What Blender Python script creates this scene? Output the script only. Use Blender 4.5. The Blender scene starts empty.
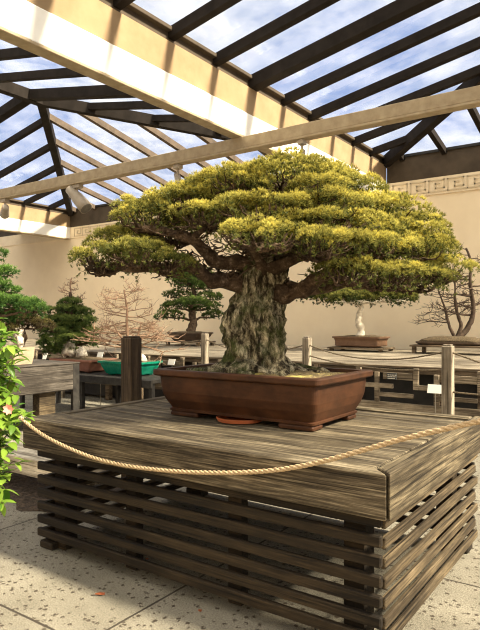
import bpy, math, random
import numpy as np
from mathutils import Vector, noise as mn
PI = math.pi
F = 590.0; A = math.radians(35); CA = math.cos(A); SA = math.sin(A); H = 1.4
C = bpy.context.scene.collection
R = random.Random(5)
ORG = {}

def wpt(u, d, z):
    """metres to the right of / in front of the camera position -> room coordinates"""
    return Vector((u*CA - d*SA, u*SA + d*CA, z))

# ------------------------------------------------------------------ materials
def newmat(name):
    m = bpy.data.materials.new(name); m.use_nodes = True
    nt = m.node_tree; b = nt.nodes['Principled BSDF']
    return m, nt, b
def lk(nt, a, b): nt.links.new(a, b)
def coords(nt, scale=(1,1,1), rot=(0,0,0)):
    tc = nt.nodes.new('ShaderNodeTexCoord'); mp = nt.nodes.new('ShaderNodeMapping')
    mp.inputs['Scale'].default_value = scale; mp.inputs['Rotation'].default_value = rot
    lk(nt, tc.outputs['Object'], mp.inputs['Vector']); return mp.outputs['Vector']
def noise(nt, vec, scale, detail=4, rough=.6):
    n = nt.nodes.new('ShaderNodeTexNoise'); n.inputs['Scale'].default_value = scale
    n.inputs['Detail'].default_value = detail; n.inputs['Roughness'].default_value = rough
    lk(nt, vec, n.inputs['Vector']); return n.outputs['Fac']
def ramp(nt, fac, stops):
    r = nt.nodes.new('ShaderNodeValToRGB'); e = r.color_ramp.elements
    while len(e) < len(stops): e.new(.5)
    for i, (p, c) in enumerate(stops):
        e[i].position = p; e[i].color = (*c, 1) if len(c) == 3 else c
    lk(nt, fac, r.inputs['Fac']); return r.outputs['Color']
def bump(nt, b, h, strength=.4, dist=.01):
    n = nt.nodes.new('ShaderNodeBump'); n.inputs['Strength'].default_value = strength
    n.inputs['Distance'].default_value = dist
    lk(nt, h, n.inputs['Height']); lk(nt, n.outputs['Normal'], b.inputs['Normal'])
def mixc(nt, fac, a, b, typ='MIX'):
    m = nt.nodes.new('ShaderNodeMix'); m.data_type = 'RGBA'; m.blend_type = typ
    if isinstance(fac, float): m.inputs[0].default_value = fac
    else: lk(nt, fac, m.inputs[0])
    for s, v in ((6, a), (7, b)):
        if isinstance(v, tuple): m.inputs[s].default_value = (*v, 1)
        else: lk(nt, v, m.inputs[s])
    return m.outputs[2]
def simple(name, c1, c2, scale=8, rough=.75, bs=.2, metal=0, bd=.005, spec=.3):
    m, nt, b = newmat(name); v = coords(nt)
    f = noise(nt, v, scale, 6)
    lk(nt, ramp(nt, f, [(.35, c1), (.65, c2)]), b.inputs['Base Color'])
    b.inputs['Roughness'].default_value = rough; b.inputs['Metallic'].default_value = metal
    b.inputs['Specular IOR Level'].default_value = spec
    if bs: bump(nt, b, f, bs, bd)
    return m
def wood(name, dark, mid, light, axis='x', rough=.8, sc=1.0, pale=.62, bs=.5):
    m, nt, b = newmat(name)
    s = {'x': (1.6, 48, 48), 'y': (48, 1.6, 48), 'z': (48, 48, 1.6)}[axis]
    v = coords(nt, tuple(q*sc for q in s)); v2 = coords(nt, tuple((q*.16 if q > 2 else q*.5) for q in s)); v3 = coords(nt)
    g = noise(nt, v, 2.2, 8, .7); g2 = noise(nt, v2, 1.6, 5, .6); bl = noise(nt, v3, 3.1, 6, .7)
    base = ramp(nt, g, [(.3, dark), (.5, mid), (.72, light)])
    patch = ramp(nt, g2, [(.42, (.45,.42,.38)), (pale, (1.15,1.12,1.05))])
    col = mixc(nt, 1.0, base, patch, 'MULTIPLY')
    col = mixc(nt, 1.0, col, ramp(nt, bl, [(.3, (.55,.52,.48)), (.6, (1.1,1.1,1.1))]), 'MULTIPLY')
    v4 = coords(nt, tuple((70*sc if q > 2 else 1.0) for q in s)); ck = noise(nt, v4, 1.5, 4, .5)
    col = mixc(nt, 1.0, col, ramp(nt, ck, [(.36, (.25,.23,.20)), (.44, (1,1,1))]), 'MULTIPLY')
    lk(nt, col, b.inputs['Base Color']); b.inputs['Roughness'].default_value = rough
    b.inputs['Specular IOR Level'].default_value = .3
    bump(nt, b, g, bs, .006); return m
M = {}
M['tw_x'] = wood('weathered_timber_x', (.022,.016,.010), (.13,.105,.07), (.44,.375,.275), 'x')
M['tw_y'] = wood('weathered_timber_y', (.022,.016,.010), (.125,.10,.065), (.32,.265,.18), 'y')
M['sl_x'] = wood('shaded_slat_timber_x', (.008,.005,.003), (.028,.019,.010), (.065,.046,.026), 'x')  # shade below the table overhang is put into this darker slat colour
M['sl_y'] = wood('lit_slat_timber_y', (.02,.014,.008), (.11,.082,.05), (.24,.185,.115), 'y')  # lighter copy of the slat timber, toned like the lit right side
M['gw_x'] = wood('grey_timber_x', (.10,.085,.07), (.24,.21,.18), (.36,.32,.28), 'x')
M['gw_y'] = wood('grey_timber_y', (.05,.043,.04), (.11,.096,.085), (.17,.15,.135), 'y')
M['pw_z'] = wood('pale_post_timber', (.28,.24,.19), (.48,.42,.34), (.62,.56,.47), 'z')
M['bw_z'] = wood('brown_post_timber', (.03,.02,.012), (.10,.07,.045), (.17,.12,.08), 'z')
M['platform'] = wood('light_platform_timber', (.6,.54,.44), (.76,.70,.58), (.86,.8,.68), 'x', bs=.2)
M['counter'] = wood('pale_counter_timber', (.20,.17,.13), (.31,.27,.215), (.40,.35,.28), 'x', bs=.2)
M['lattice'] = wood('lattice_timber', (.15,.12,.085), (.28,.23,.17), (.40,.34,.26), 'x', bs=.2)
M['fascia'] = wood('brown_fascia_timber', (.10,.07,.045), (.20,.15,.10), (.28,.21,.15), 'x', bs=.2)
M['dark'] = simple('dark_bench_metal', (.015,.013,.012), (.04,.035,.03), 12, .6)
M['wall'] = simple('cream_stucco', (.85,.70,.49), (.90,.75,.53), 2.2, .95, .15, bd=.003)
M['frieze'] = simple('cream_frieze_stone', (.80,.66,.46), (.86,.72,.52), 5, .9, .1)
M['keyline'] = simple('raised_key_stone', (.58,.47,.31), (.66,.54,.37), 5, .9, .1)
M['white'] = simple('white_painted_band', (.93,.90,.82), (.96,.93,.86), 3, .8, .05)
M['curb'] = simple('tan_roof_timber', (.27,.18,.095), (.33,.23,.13), 3, .8, .05)
M['curb_x'] = simple('brown_roof_timber', (.055,.04,.026), (.085,.062,.042), 3, .8, .05)
M['rafter'] = simple('bronze_rafter', (.013,.010,.008), (.022,.017,.014), 6, .8, .05, spec=.1)
M['rafter_lit'] = simple('sunlit_rafter', (.07,.05,.035), (.12,.085,.058), 6, .6, .05)  # rafter colour lightened so the left end rafters look sunlit
M['capdark'] = simple('dark_glazing_cap', (.012,.011,.011), (.025,.022,.02), 6, .6, .05)
M['railwood'] = simple('tan_track_paint', (.30,.23,.145), (.40,.32,.21), 9, .7, .1)
M['lamp'] = simple('taupe_lamp_paint', (.30,.25,.19), (.38,.32,.25), 9, .5, .05)
M['lampin'] = simple('lamp_reflector', (.10,.09,.08), (.2,.18,.15), 9, .3, 0, .5)
M['soil'] = simple('soil', (.05,.035,.02), (.14,.10,.055), 40, .95, .8)
M['mulch'] = simple('mulch', (.03,.022,.015), (.10,.07,.05), 30, .95, 1, bd=.03)
M['terra'] = simple('terracotta_saucer_clay', (.42,.11,.045), (.50,.15,.06), 14, .5, .1)
M['redpot'] = simple('red_brown_clay', (.24,.10,.065), (.33,.15,.10), 10, .7, .1)
M['brownpot'] = simple('brown_clay', (.13,.07,.04), (.19,.105,.06), 10, .6, .1)
M['darkpot'] = simple('dark_brown_clay', (.06,.038,.025), (.10,.065,.04), 10, .6, .1)
M['greenpot'] = simple('turquoise_glaze', (.0,.15,.09), (.01,.24,.15), 10, .25, .05, spec=.6)
M['beigepot'] = simple('beige_stone', (.36,.27,.18), (.46,.35,.24), 16, .9, .4)
M['rock'] = simple('pale_rock', (.25,.21,.17), (.80,.72,.60), 14, .9, 1, bd=.03)
M['card'] = simple('white_card', (.85,.82,.74), (.9,.87,.8), 5, .7, 0)
M['sign'] = simple('black_plaque', (.03,.03,.03), (.05,.05,.045), 5, .5, 0)
M['signtxt'] = simple('pale_lettering', (.5,.46,.4), (.6,.56,.48), 5, .6, 0)
M['metal'] = simple('steel_stake', (.3,.28,.25), (.4,.37,.33), 5, .4, 0, 1)
M['leafdry'] = simple('dry_leaf', (.20,.05,.02), (.32,.10,.04), 30, .8, .2)
M['petal'] = simple('pink_petal', (.75,.25,.2), (.85,.42,.32), 20, .6, .1)
M['canedge'] = simple('green_stem', (.12,.10,.04), (.2,.17,.07), 20, .7, .1)
M['bark2'] = simple('dark_bonsai_bark', (.035,.022,.014), (.15,.10,.065), 30, .9, 1, bd=.02)
M['barkpale'] = simple('pale_bonsai_bark', (.50,.42,.31), (.82,.74,.60), 24, .8, .6)
M['barkpink'] = simple('pinkish_twig_bark', (.22,.13,.08), (.36,.23,.15), 24, .8, .3)
M['barkbrown'] = simple('brown_twig_bark', (.04,.025,.016), (.10,.065,.042), 24, .8, .3)

def bark_mat():
    m, nt, b = newmat('mossy_pine_bark')
    v = coords(nt, (9, 9, 3.6)); v2 = coords(nt)
    n1 = noise(nt, v, 2.5, 9, .75); n2 = noise(nt, v2, 5, 6, .7); n3 = noise(nt, v2, 26, 4, .7)
    base = ramp(nt, n1, [(.34, (.008,.006,.004)), (.45, (.05,.038,.025)), (.52, (.26,.22,.14)), (.63, (.80,.71,.50))])
    moss = ramp(nt, n3, [(.3, (.02,.03,.008)), (.7, (.13,.16,.045))])
    mf = ramp(nt, n2, [(.47, (0,0,0)), (.60, (.75,.75,.75))])
    lk(nt, mixc(nt, mf, base, moss), b.inputs['Base Color'])
    b.inputs['Roughness'].default_value = .9; b.inputs['Specular IOR Level'].default_value = .15
    bump(nt, b, n1, 1.0, .05); return m
M['bark'] = bark_mat()
def branch_mat():
    m, nt, b = newmat('dark_pine_branch_bark')
    v2 = coords(nt); n1 = noise(nt, v2, 22, 8, .75); n2 = noise(nt, v2, 5, 4, .6)
    a = ramp(nt, n1, [(.32, (.025,.016,.012)), (.55, (.12,.085,.06)), (.72, (.42,.34,.27))])
    c = mixc(nt, 1.0, a, ramp(nt, n2, [(.4, (.6,.55,.5)), (.65, (1.5,1.4,1.3))]), 'MULTIPLY')
    lk(nt, c, b.inputs['Base Color'])
    b.inputs['Roughness'].default_value = .9; b.inputs['Specular IOR Level'].default_value = .15
    bump(nt, b, n1, 1.0, .03); return m
M['branch'] = branch_mat()
def pot_mat():
    m, nt, b = newmat('brown_clay_pot'); v = coords(nt); v2 = coords(nt, (3, 3, 14))
    n1 = noise(nt, v, 5, 7, .65); n2 = noise(nt, v2, 2, 5, .6)
    a = ramp(nt, n1, [(.35, (.033,.013,.006)), (.65, (.080,.032,.014))])
    c = mixc(nt, 1.0, a, ramp(nt, n2, [(.35, (.75,.72,.70)), (.65, (1.1,1.08,1.05))]), 'MULTIPLY')
    lk(nt, c, b.inputs['Base Color']); b.inputs['Roughness'].default_value = .55
    b.inputs['Specular IOR Level'].default_value = .25; bump(nt, b, n1, .15, .004); return m
M['pot'] = pot_mat()
def moss_mat():
    m, nt, b = newmat('moss_and_soil'); v = coords(nt)
    n1 = noise(nt, v, 5, 5, .6); n2 = noise(nt, v, 60, 5, .7)
    a = ramp(nt, n2, [(.35, (.05,.035,.015)), (.6, (.25,.18,.08)), (.75, (.5,.42,.25))])
    g = ramp(nt, n2, [(.3, (.20,.17,.04)), (.7, (.55,.46,.14))])
    lk(nt, mixc(nt, ramp(nt, n1, [(.45, (0,0,0)), (.55, (1,1,1))]), a, g), b.inputs['Base Color'])
    b.inputs['Roughness'].default_value = .95; bump(nt, b, n2, 1, .02); return m
M['moss'] = moss_mat()
def floor_mat():
    m, nt, b = newmat('exposed_aggregate_concrete')
    v = coords(nt); sep = nt.nodes.new('ShaderNodeSeparateXYZ'); lk(nt, v, sep.inputs[0])
    def line(sock, off, per, w):
        a = nt.nodes.new('ShaderNodeMath'); a.operation = 'SUBTRACT'; lk(nt, sock, a.inputs[0]); a.inputs[1].default_value = off
        q = nt.nodes.new('ShaderNodeMath'); q.operation = 'PINGPONG'; lk(nt, a.outputs[0], q.inputs[0]); q.inputs[1].default_value = per/2
        l = nt.nodes.new('ShaderNodeMath'); l.operation = 'LESS_THAN'; lk(nt, q.outputs[0], l.inputs[0]); l.inputs[1].default_value = w
        return l.outputs[0]
    jx = line(sep.outputs['X'], -2.02, 1.55, .007); jy = line(sep.outputs['Y'], 1.70, 1.55, .007)
    mx = nt.nodes.new('ShaderNodeMath'); mx.operation = 'MAXIMUM'; lk(nt, jx, mx.inputs[0]); lk(nt, jy, mx.inputs[1])
    n1 = noise(nt, v, 3, 5, .6); n2 = noise(nt, v, 45, 3, .6); n3 = noise(nt, v, 160, 2, .5)
    vo = nt.nodes.new('ShaderNodeTexVoronoi'); vo.inputs['Scale'].default_value = 25; lk(nt, v, vo.inputs['Vector'])
    vo.inputs['Randomness'].default_value = 1
    base = ramp(nt, n3, [(.36, (.115,.105,.085)), (.64, (.34,.312,.255))])
    base = mixc(nt, 1.0, base, ramp(nt, n1, [(.35, (.80,.78,.74)), (.65, (1.08,1.06,1.02))]), 'MULTIPLY')
    peb = ramp(nt, vo.outputs['Distance'], [(.24, (1,1,1)), (.34, (0,0,0))])
    keep = ramp(nt, n2, [(.44, (0,0,0)), (.50, (1,1,1))])
    pf = mixc(nt, 1.0, peb, keep, 'MULTIPLY')
    col = mixc(nt, pf, base, (.06,.045,.032))
    col = mixc(nt, mx.outputs[0], col, (.05,.04,.03))
    lk(nt, col, b.inputs['Base Color']); b.inputs['Roughness'].default_value = .85
    b.inputs['Specular IOR Level'].default_value = .25
    bump(nt, b, n2, .5, .006); return m
M['floor'] = floor_mat()
def glass_mat():
    m, nt, b = newmat('skylight_glass')
    nt.nodes.remove(b); out = nt.nodes['Material Output']
    t = nt.nodes.new('ShaderNodeBsdfTransparent'); t.inputs[0].default_value = (.93,.95,.97,1)
    g = nt.nodes.new('ShaderNodeBsdfGlossy'); g.inputs['Roughness'].default_value = .08
    d = nt.nodes.new('ShaderNodeBsdfTranslucent'); d.inputs[0].default_value = (.8,.8,.8,1)
    v = coords(nt); n = noise(nt, v, 1.4, 6, .7)
    a = nt.nodes.new('ShaderNodeMixShader'); bb = nt.nodes.new('ShaderNodeMixShader')
    a.inputs[0].default_value = .05
    dirt = nt.nodes.new('ShaderNodeMapRange'); lk(nt, n, dirt.inputs[0]); dirt.inputs[1].default_value = .35; dirt.inputs[2].default_value = .75
    dirt.inputs[3].default_value = .02; dirt.inputs[4].default_value = .12
    lk(nt, dirt.outputs[0], bb.inputs[0])
    lk(nt, t.outputs[0], a.inputs[1]); lk(nt, g.outputs[0], a.inputs[2])
    lk(nt, a.outputs[0], bb.inputs[1]); lk(nt, d.outputs[0], bb.inputs[2]); lk(nt, bb.outputs[0], out.inputs[0])
    return m
M['glass'] = glass_mat()
def needle_mat(name, rough=.6, tr=.42):
    m, nt, b = newmat(name); out = nt.nodes['Material Output']
    at = nt.nodes.new('ShaderNodeAttribute'); at.attribute_name = 'Col'
    lk(nt, at.outputs['Color'], b.inputs['Base Color']); b.inputs['Roughness'].default_value = rough
    b.inputs['Specular IOR Level'].default_value = .2
    t = nt.nodes.new('ShaderNodeBsdfTranslucent'); lk(nt, at.outputs['Color'], t.inputs[0])
    mx = nt.nodes.new('ShaderNodeMixShader'); mx.inputs[0].default_value = tr
    lk(nt, b.outputs[0], mx.inputs[1]); lk(nt, t.outputs[0], mx.inputs[2]); lk(nt, mx.outputs[0], out.inputs[0]); return m
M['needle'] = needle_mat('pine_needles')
M['leaf'] = needle_mat('glossy_leaves', .35, .35)
def rope_mat():
    m, nt, b = newmat('hemp_rope'); v = coords(nt); n = noise(nt, v, 120, 3)
    lk(nt, ramp(nt, n, [(.3, (.34,.23,.12)), (.7, (.62,.47,.29))]), b.inputs['Base Color'])
    b.inputs['Roughness'].default_value = .9; bump(nt, b, n, .6, .003); return m
M['rope'] = rope_mat()
M['thinrope'] = simple('dark_thin_rope', (.10,.075,.05), (.22,.17,.11), 60, .9, .2)

# ------------------------------------------------------------------ mesh builder
class MB:
    def __init__(s): s.v = []; s.f = []
    def box(s, x0, y0, z0, x1, y1, z1, bev=0, rot=None, piv=None):
        xs = (min(x0,x1), max(x0,x1)); ys = (min(y0,y1), max(y0,y1)); zs = (min(z0,z1), max(z0,z1))
        b = min(bev, (xs[1]-xs[0])*.45, (ys[1]-ys[0])*.45, (zs[1]-zs[0])*.45)
        n = len(s.v); pts = []
        if b <= 0:
            pts = [(x,y,z) for z in zs for y in ys for x in xs]
            fs = [(0,2,3,1),(4,5,7,6),(0,1,5,4),(2,6,7,3),(0,4,6,2),(1,3,7,5)]
        else:   # chamfered box
            idx = {}
            for i in (0,1):
                for j in (0,1):
                    for k in (0,1):
                        cx = xs[i]; cy = ys[j]; cz = zs[k]
                        ix = cx + (b if i == 0 else -b); iy = cy + (b if j == 0 else -b); iz = cz + (b if k == 0 else -b)
                        idx[i,j,k,0] = len(pts); pts.append((cx,iy,iz))
                        idx[i,j,k,1] = len(pts); pts.append((ix,cy,iz))
                        idx[i,j,k,2] = len(pts); pts.append((ix,iy,cz))
            fs = []
            for i in (0,1):
                q = [idx[i,0,0,0], idx[i,1,0,0], idx[i,1,1,0], idx[i,0,1,0]]; fs.append(q if i else q[::-1])
                q = [idx[0,i,0,1], idx[1,i,0,1], idx[1,i,1,1], idx[0,i,1,1]]; fs.append(q[::-1] if i else q)
                q = [idx[0,0,i,2], idx[1,0,i,2], idx[1,1,i,2], idx[0,1,i,2]]; fs.append(q if i else q[::-1])
            for i in (0,1):
                for j in (0,1):
                    fs.append([idx[0,i,j,1], idx[1,i,j,1], idx[1,i,j,2], idx[0,i,j,2]])
                    fs.append([idx[i,0,j,0], idx[i,1,j,0], idx[i,1,j,2], idx[i,0,j,2]])
                    fs.append([idx[i,j,0,0], idx[i,j,1,0], idx[i,j,1,1], idx[i,j,0,1]])
            for i in (0,1):
                for j in (0,1):
                    for k in (0,1): fs.append([idx[i,j,k,0], idx[i,j,k,1], idx[i,j,k,2]])
        if rot is not None:
            pv = Vector(piv) if piv is not None else Vector(((xs[0]+xs[1])/2, (ys[0]+ys[1])/2, (zs[0]+zs[1])/2))
            pts = [tuple(pv + rot @ (Vector(p)-pv)) for p in pts]
        s.v += pts; s.f += [tuple(n+i for i in q) for q in fs]; return s
    def beam(s, a, b, w, h, up=(0,0,1)):
        """rectangular bar from a to b, w wide, h deep (top face on the line)"""
        a = Vector(a); b = Vector(b); t = (b-a).normalized(); side = t.cross(Vector(up)).normalized(); u = side.cross(t).normalized()
        n = len(s.v)
        for p in (a, b):
            for sx, sz in ((-.5,0), (.5,0), (.5,-1), (-.5,-1)): s.v.append(tuple(p + side*sx*w + u*sz*h))
        s.f += [tuple(n+i for i in q) for q in ((0,1,2,3),(7,6,5,4),(0,4,5,1),(1,5,6,2),(2,6,7,3),(3,7,4,0))]; return s
    def tube(s, pts, rad, k=8, cap=True, wob=0, seed=0, flat=1):
        pts = [Vector(p) for p in pts]; n0 = len(s.v); m = len(pts)
        if not hasattr(rad, '__len__'): rad = [rad]*m
        ref = Vector((0,0,1)); t0 = (pts[1]-pts[0]).normalized()
        if abs(t0.dot(ref)) > .9: ref = Vector((1,0,0))
        side = t0.cross(ref).normalized()
        for i, p in enumerate(pts):
            t = (pts[min(i+1,m-1)]-pts[max(i-1,0)]).normalized()
            side = (side - t*side.dot(t)).normalized(); up = t.cross(side)
            for j in range(k):
                a = 2*PI*j/k; r = rad[i]
                d = side*math.cos(a) + up*math.sin(a)
                if wob: r *= 1 + wob*mn.noise((p+d*r)*12 + Vector((seed,0,0)))*1.6
                s.v.append(tuple(p + d*r))
        for i in range(m-1):
            for j in range(k):
                a = n0+i*k+j; b = n0+i*k+(j+1)%k; s.f.append((a, b, b+k, a+k))
        if cap: s.f.append(tuple(n0+j for j in range(k))[::-1]); s.f.append(tuple(n0+(m-1)*k+j for j in range(k)))
        return s
    def rings(s, rings, cap=True):
        n0 = len(s.v); k = len(rings[0])
        for r in rings: s.v += [tuple(p) for p in r]
        for i in range(len(rings)-1):
            for j in range(k):
                a = n0+i*k+j; b = n0+i*k+(j+1)%k; s.f.append((a, b, b+k, a+k))
        if cap: s.f.append(tuple(n0+j for j in range(k))[::-1]); s.f.append(tuple(n0+(len(rings)-1)*k+j for j in range(k)))
        return s
    def rect_rings(s, cx, cy, prof, r=.03, seg=4, cap=True):
        """rounded rectangle cross sections: prof = [(halfx, halfy, z), ...]"""
        rs = []
        for hx, hy, z in prof:
            q = []; rr = min(r, hx*.9, hy*.9)
            for ax, ay, a0 in ((1,1,0), (-1,1,PI/2), (-1,-1,PI), (1,-1,1.5*PI)):
                for i in range(seg+1):
                    a = a0 + PI/2*i/seg; q.append((cx+ax*(hx-rr)+math.cos(a)*rr, cy+ay*(hy-rr)+math.sin(a)*rr, z))
            rs.append(q)
        return s.rings(rs, cap)
    def lathe(s, cx, cy, prof, k=28, cap=True):
        return s.rings([[(cx+r*math.cos(2*PI*j/k), cy+r*math.sin(2*PI*j/k), z) for j in range(k)] for r, z in prof], cap)
    def quad(s, *p):
        n = len(s.v); s.v += [tuple(q) for q in p]; s.f.append(tuple(range(n, n+len(p)))); return s
    def build(s, name, mat, parent=None, origin=None, smooth=False):
        o = Vector(origin) if origin is not None else (ORG[parent.name] if parent else Vector((0,0,0)))
        me = bpy.data.meshes.new(name); me.from_pydata([tuple(Vector(p)-o) for p in s.v], [], s.f); me.update()
        me.materials.append(M[mat] if isinstance(mat, str) else mat)
        if smooth: me.polygons.foreach_set('use_smooth', [True]*len(me.polygons))
        return link(name, me, parent, o)
def link(name, me, parent, o):
    ob = bpy.data.objects.new(name, me); C.objects.link(ob)
    if parent: ob.parent = parent; ob.location = o - ORG[parent.name]
    else: ob.location = o
    ORG[ob.name] = o; return ob
def tag(o, label=None, cat=None, group=None, kind=None):
    if label: o['label'] = label
    if cat: o['category'] = cat
    if group: o['group'] = group
    if kind: o['kind'] = kind
    return o
def thing(name, loc, label, cat, group=None, kind=None):
    o = bpy.data.objects.new(name, None); C.objects.link(o); o.location = loc; o.empty_display_size = .1
    ORG[o.name] = Vector(loc); return tag(o, label, cat, group, kind)

# ------------------------------------------------------------------ foliage
NR = np.random.default_rng(11)
def unit(a): return a/np.maximum(np.linalg.norm(a, axis=-1, keepdims=True), 1e-9)
class Foliage:
    def __init__(s): s.P = []; s.Cc = []
    def tufts(s, pos, dr, K=12, L=.035, W=.004, spread=.75, base=(.1,.13,.03), tip=(.5,.42,.08), mixv=None):
        N = len(pos)
        d = unit(dr[:,None,:] + spread*NR.normal(size=(N,K,3))*.75)
        ln = L*(.7+.5*NR.random((N,K,1)))
        side = unit(np.cross(d, NR.normal(size=(N,K,3))))*W*.5
        p0 = pos[:,None,:] + 0*d
        tri = np.stack([p0-side, p0+side, p0+d*ln + side*.25], axis=2)       # N,K,3,3
        if mixv is None: mixv = NR.random(N)
        mv = np.clip(mixv[:,None,None] + .12*NR.normal(size=(N,K,1)), 0, 1)
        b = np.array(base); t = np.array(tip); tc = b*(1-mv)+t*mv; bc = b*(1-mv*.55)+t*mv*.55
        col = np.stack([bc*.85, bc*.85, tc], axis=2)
        s.P.append(tri.reshape(-1,3)); s.Cc.append(np.broadcast_to(col, (N,K,3,3)).reshape(-1,3))
    def pad(s, c, a, b, h, ax=(1,0), clumps=None, cr=.055, dens=9, K=12, L=.035, W=.004, base=(.06,.075,.018), tip=(.62,.52,.07), yel=.6, under=.35, tilt=0):
        """cloud-like pad of needle tufts: dome of clumps centred at c, half sizes a (along ax) b (across) h (height)"""
        if clumps is None: clumps = int(1.25*PI*a*b/(cr*cr*1.6))
        n = clumps
        r = np.sqrt(NR.random(n)); th = NR.random(n)*2*PI
        wob = 1 + .16*np.sin(3*th+c[0]*7) + .10*np.sin(5*th+c[1]*9)
        x = r*np.cos(th)*wob; y = r*np.sin(th)*wob
        z = np.sqrt(np.clip(1-r*r, 0, 1))*h + NR.normal(size=n)*h*.13
        ux, uy = ax
        cen = np.stack([c[0]+x*a*ux-y*b*uy, c[1]+x*a*uy+y*b*ux, c[2]+z+tilt*x*a], 1)
        nrm = unit(np.stack([(x*ux-y*uy)*h/a, (x*uy+y*ux)*h/b, .55+0*x], 1)*np.array([1.3,1.3,1]))
        crs = cr*(.75+.55*NR.random(n))
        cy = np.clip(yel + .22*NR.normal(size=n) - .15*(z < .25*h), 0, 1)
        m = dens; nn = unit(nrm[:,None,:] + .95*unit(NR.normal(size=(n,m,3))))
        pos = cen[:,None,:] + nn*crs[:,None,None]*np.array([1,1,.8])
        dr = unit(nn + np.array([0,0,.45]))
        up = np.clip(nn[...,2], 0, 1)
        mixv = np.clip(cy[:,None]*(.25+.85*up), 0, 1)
        s.tufts(pos.reshape(-1,3), dr.reshape(-1,3), K, L, W, base=base, tip=tip, mixv=mixv.reshape(-1))
        # inner, older green needles below the new growth
        k2 = int(n*m*under)
        i = NR.integers(0, n, k2)
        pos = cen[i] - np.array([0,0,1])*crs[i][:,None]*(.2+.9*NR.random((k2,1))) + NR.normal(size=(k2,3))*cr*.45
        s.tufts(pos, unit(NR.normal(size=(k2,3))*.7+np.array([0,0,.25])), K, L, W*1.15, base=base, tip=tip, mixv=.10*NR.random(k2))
    def build(s, name, mat, parent, flat=False):
        P = np.concatenate(s.P).astype(np.float32); Cc = np.concatenate(s.Cc).astype(np.float32)
        o = ORG[parent.name]; P = P - np.array(o, dtype=np.float32)
        n = len(P); me = bpy.data.meshes.new(name); me.vertices.add(n); me.vertices.foreach_set('co', P.ravel())
        me.loops.add(n); me.loops.foreach_set('vertex_index', np.arange(n, dtype=np.int32))
        me.polygons.add(n//3); me.polygons.foreach_set('loop_start', np.arange(0, n, 3, dtype=np.int32))
        me.update(calc_edges=True)
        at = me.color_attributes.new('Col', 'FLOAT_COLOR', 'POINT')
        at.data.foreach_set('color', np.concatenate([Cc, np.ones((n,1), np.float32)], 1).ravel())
        me.materials.append(M[mat]); return link(name, me, parent, o)

def wander(a, b, n=8, j=.04, seed=None, sag=0):
    a = Vector(a); b = Vector(b); rr = random.Random(seed if seed is not None else R.random()); L = (b-a).length
    out = []
    ph = [rr.uniform(0, 6.3) for _ in range(6)]
    for i in range(n+1):
        t = i/n; e = math.sin(PI*t)
        o = Vector((math.sin(t*7+ph[0])+.5*math.sin(t*15+ph[1]), math.sin(t*6+ph[2])+.5*math.sin(t*13+ph[3]), math.sin(t*8+ph[4])+.5*math.sin(t*16+ph[5])))
        out.append(a.lerp(b, t) + o*j*L*e*.6 + Vector((0,0,sag*e)))
    return out
def smoothpath(pts, n=5):
    pts = [Vector(p) for p in pts]; out = []
    P = [pts[0]] + pts + [pts[-1]]
    for i in range(1, len(P)-2):
        for k in range(n):
            t = k/n; a, b, c, d = P[i-1], P[i], P[i+1], P[i+2]
            out.append(.5*((2*b) + (c-a)*t + (2*a-5*b+4*c-d)*t*t + (3*b-a-3*c+d)*t**3))
    out.append(pts[-1]); return out
def taper(n, r0, r1, p=1): return [r0+(r1-r0)*(i/(n-1))**p for i in range(n)]

# ================================================================== SETTING
YW = 11.5; XA = -4.41; XL = -14.2; XR = 5.29; Z0 = 3.82; Z1 = 4.15; Z2 = 4.63; XRG = .44; XLG = -9.35; ZR = 5.6; YH = 6.89; YF = -4.5
o = MB().box(-27, -6, -.12, 12, YW+.2, 0).build('floor', 'floor'); tag(o, 'speckled exposed aggregate concrete paving with joints', 'floor', kind='structure')
o = MB().box(-27, YW, 0, 12, YW+.2, Z0).build('wall_back', 'wall'); tag(o, 'cream stucco wall behind the bonsai benches', 'wall', kind='structure')
o = MB().box(-27, -6.2, 0, 12, -6, Z1).build('added_wall_front', 'wall'); tag(o, 'unseen cream wall added behind the viewer to lower the fill light', 'wall', kind='structure')  # out of view, added to cut fill light from behind the camera
# frieze with greek key relief
fr = MB().box(-27, YW-.03, Z0, 12, YW+.2, Z1).build('trim_1', 'frieze'); tag(fr, 'cream frieze band with a greek key along the top of the wall', 'trim', kind='structure')
k = MB(); W = .36; h0 = Z0+.055; hh = .215; w = .026
def seg(x0, z0, x1, z1, bx): k.box(bx+min(x0,x1)-w/2, YW-.042, h0+min(z0,z1)-w/2, bx+max(x0,x1)+w/2, YW-.03, h0+max(z0,z1)+w/2)
for i in range(60):
    bx = XL+.2 + i*W
    if XA-.2 < bx+W and bx < XA+.05: continue
    path = [(0,0),(0,1),(.80,1),(.80,.28),(.36,.28),(.36,.66),(.56,.66)]
    for (a, b), (c, d) in zip(path, path[1:]): seg(a*W, b*hh, c*W, d*hh, bx)
    seg(0, 0, W, 0, bx)
k.build('greek_key_relief', 'keyline', fr)
# fascia beams that run towards the wall
def fascia(name, x, thick, label):
    t = thing(name, (x, 0, Z0), label, 'trim', kind='structure')
    MB().box(x-thick, YF, Z0, x, YW-.03, Z1, .01).build('painted_band', 'white', t)
    MB().box(x-thick, YF, Z1, x-.02, YW-.0, Z2-.11).build('timber_curb', 'curb', t)
    MB().box(x-thick+.02, YF, Z2-.11, x-.05, YW-.0, Z2).build('upper_rebate', 'curb_x', t)
    MB().box(x-thick-.015, YF, Z2, x+.015, YW, Z2+.05, .006).build('curb_cap', 'curb_x', t)
    MB().box(x-thick-.01, YF, Z0-.03, x+.012, YW-.05, Z0, .006).build('lower_lip', 'railwood', t)
fascia('trim_2', XA, .14, 'roof beam with white band and tan timber curb over the big bonsai')
fascia('trim_3', XL, .16, 'farther roof beam with white band at the left')
t = thing('trim_4', (XR, 0, Z0), 'roof beam along the right side of the skylight', 'trim', kind='structure')
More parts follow.
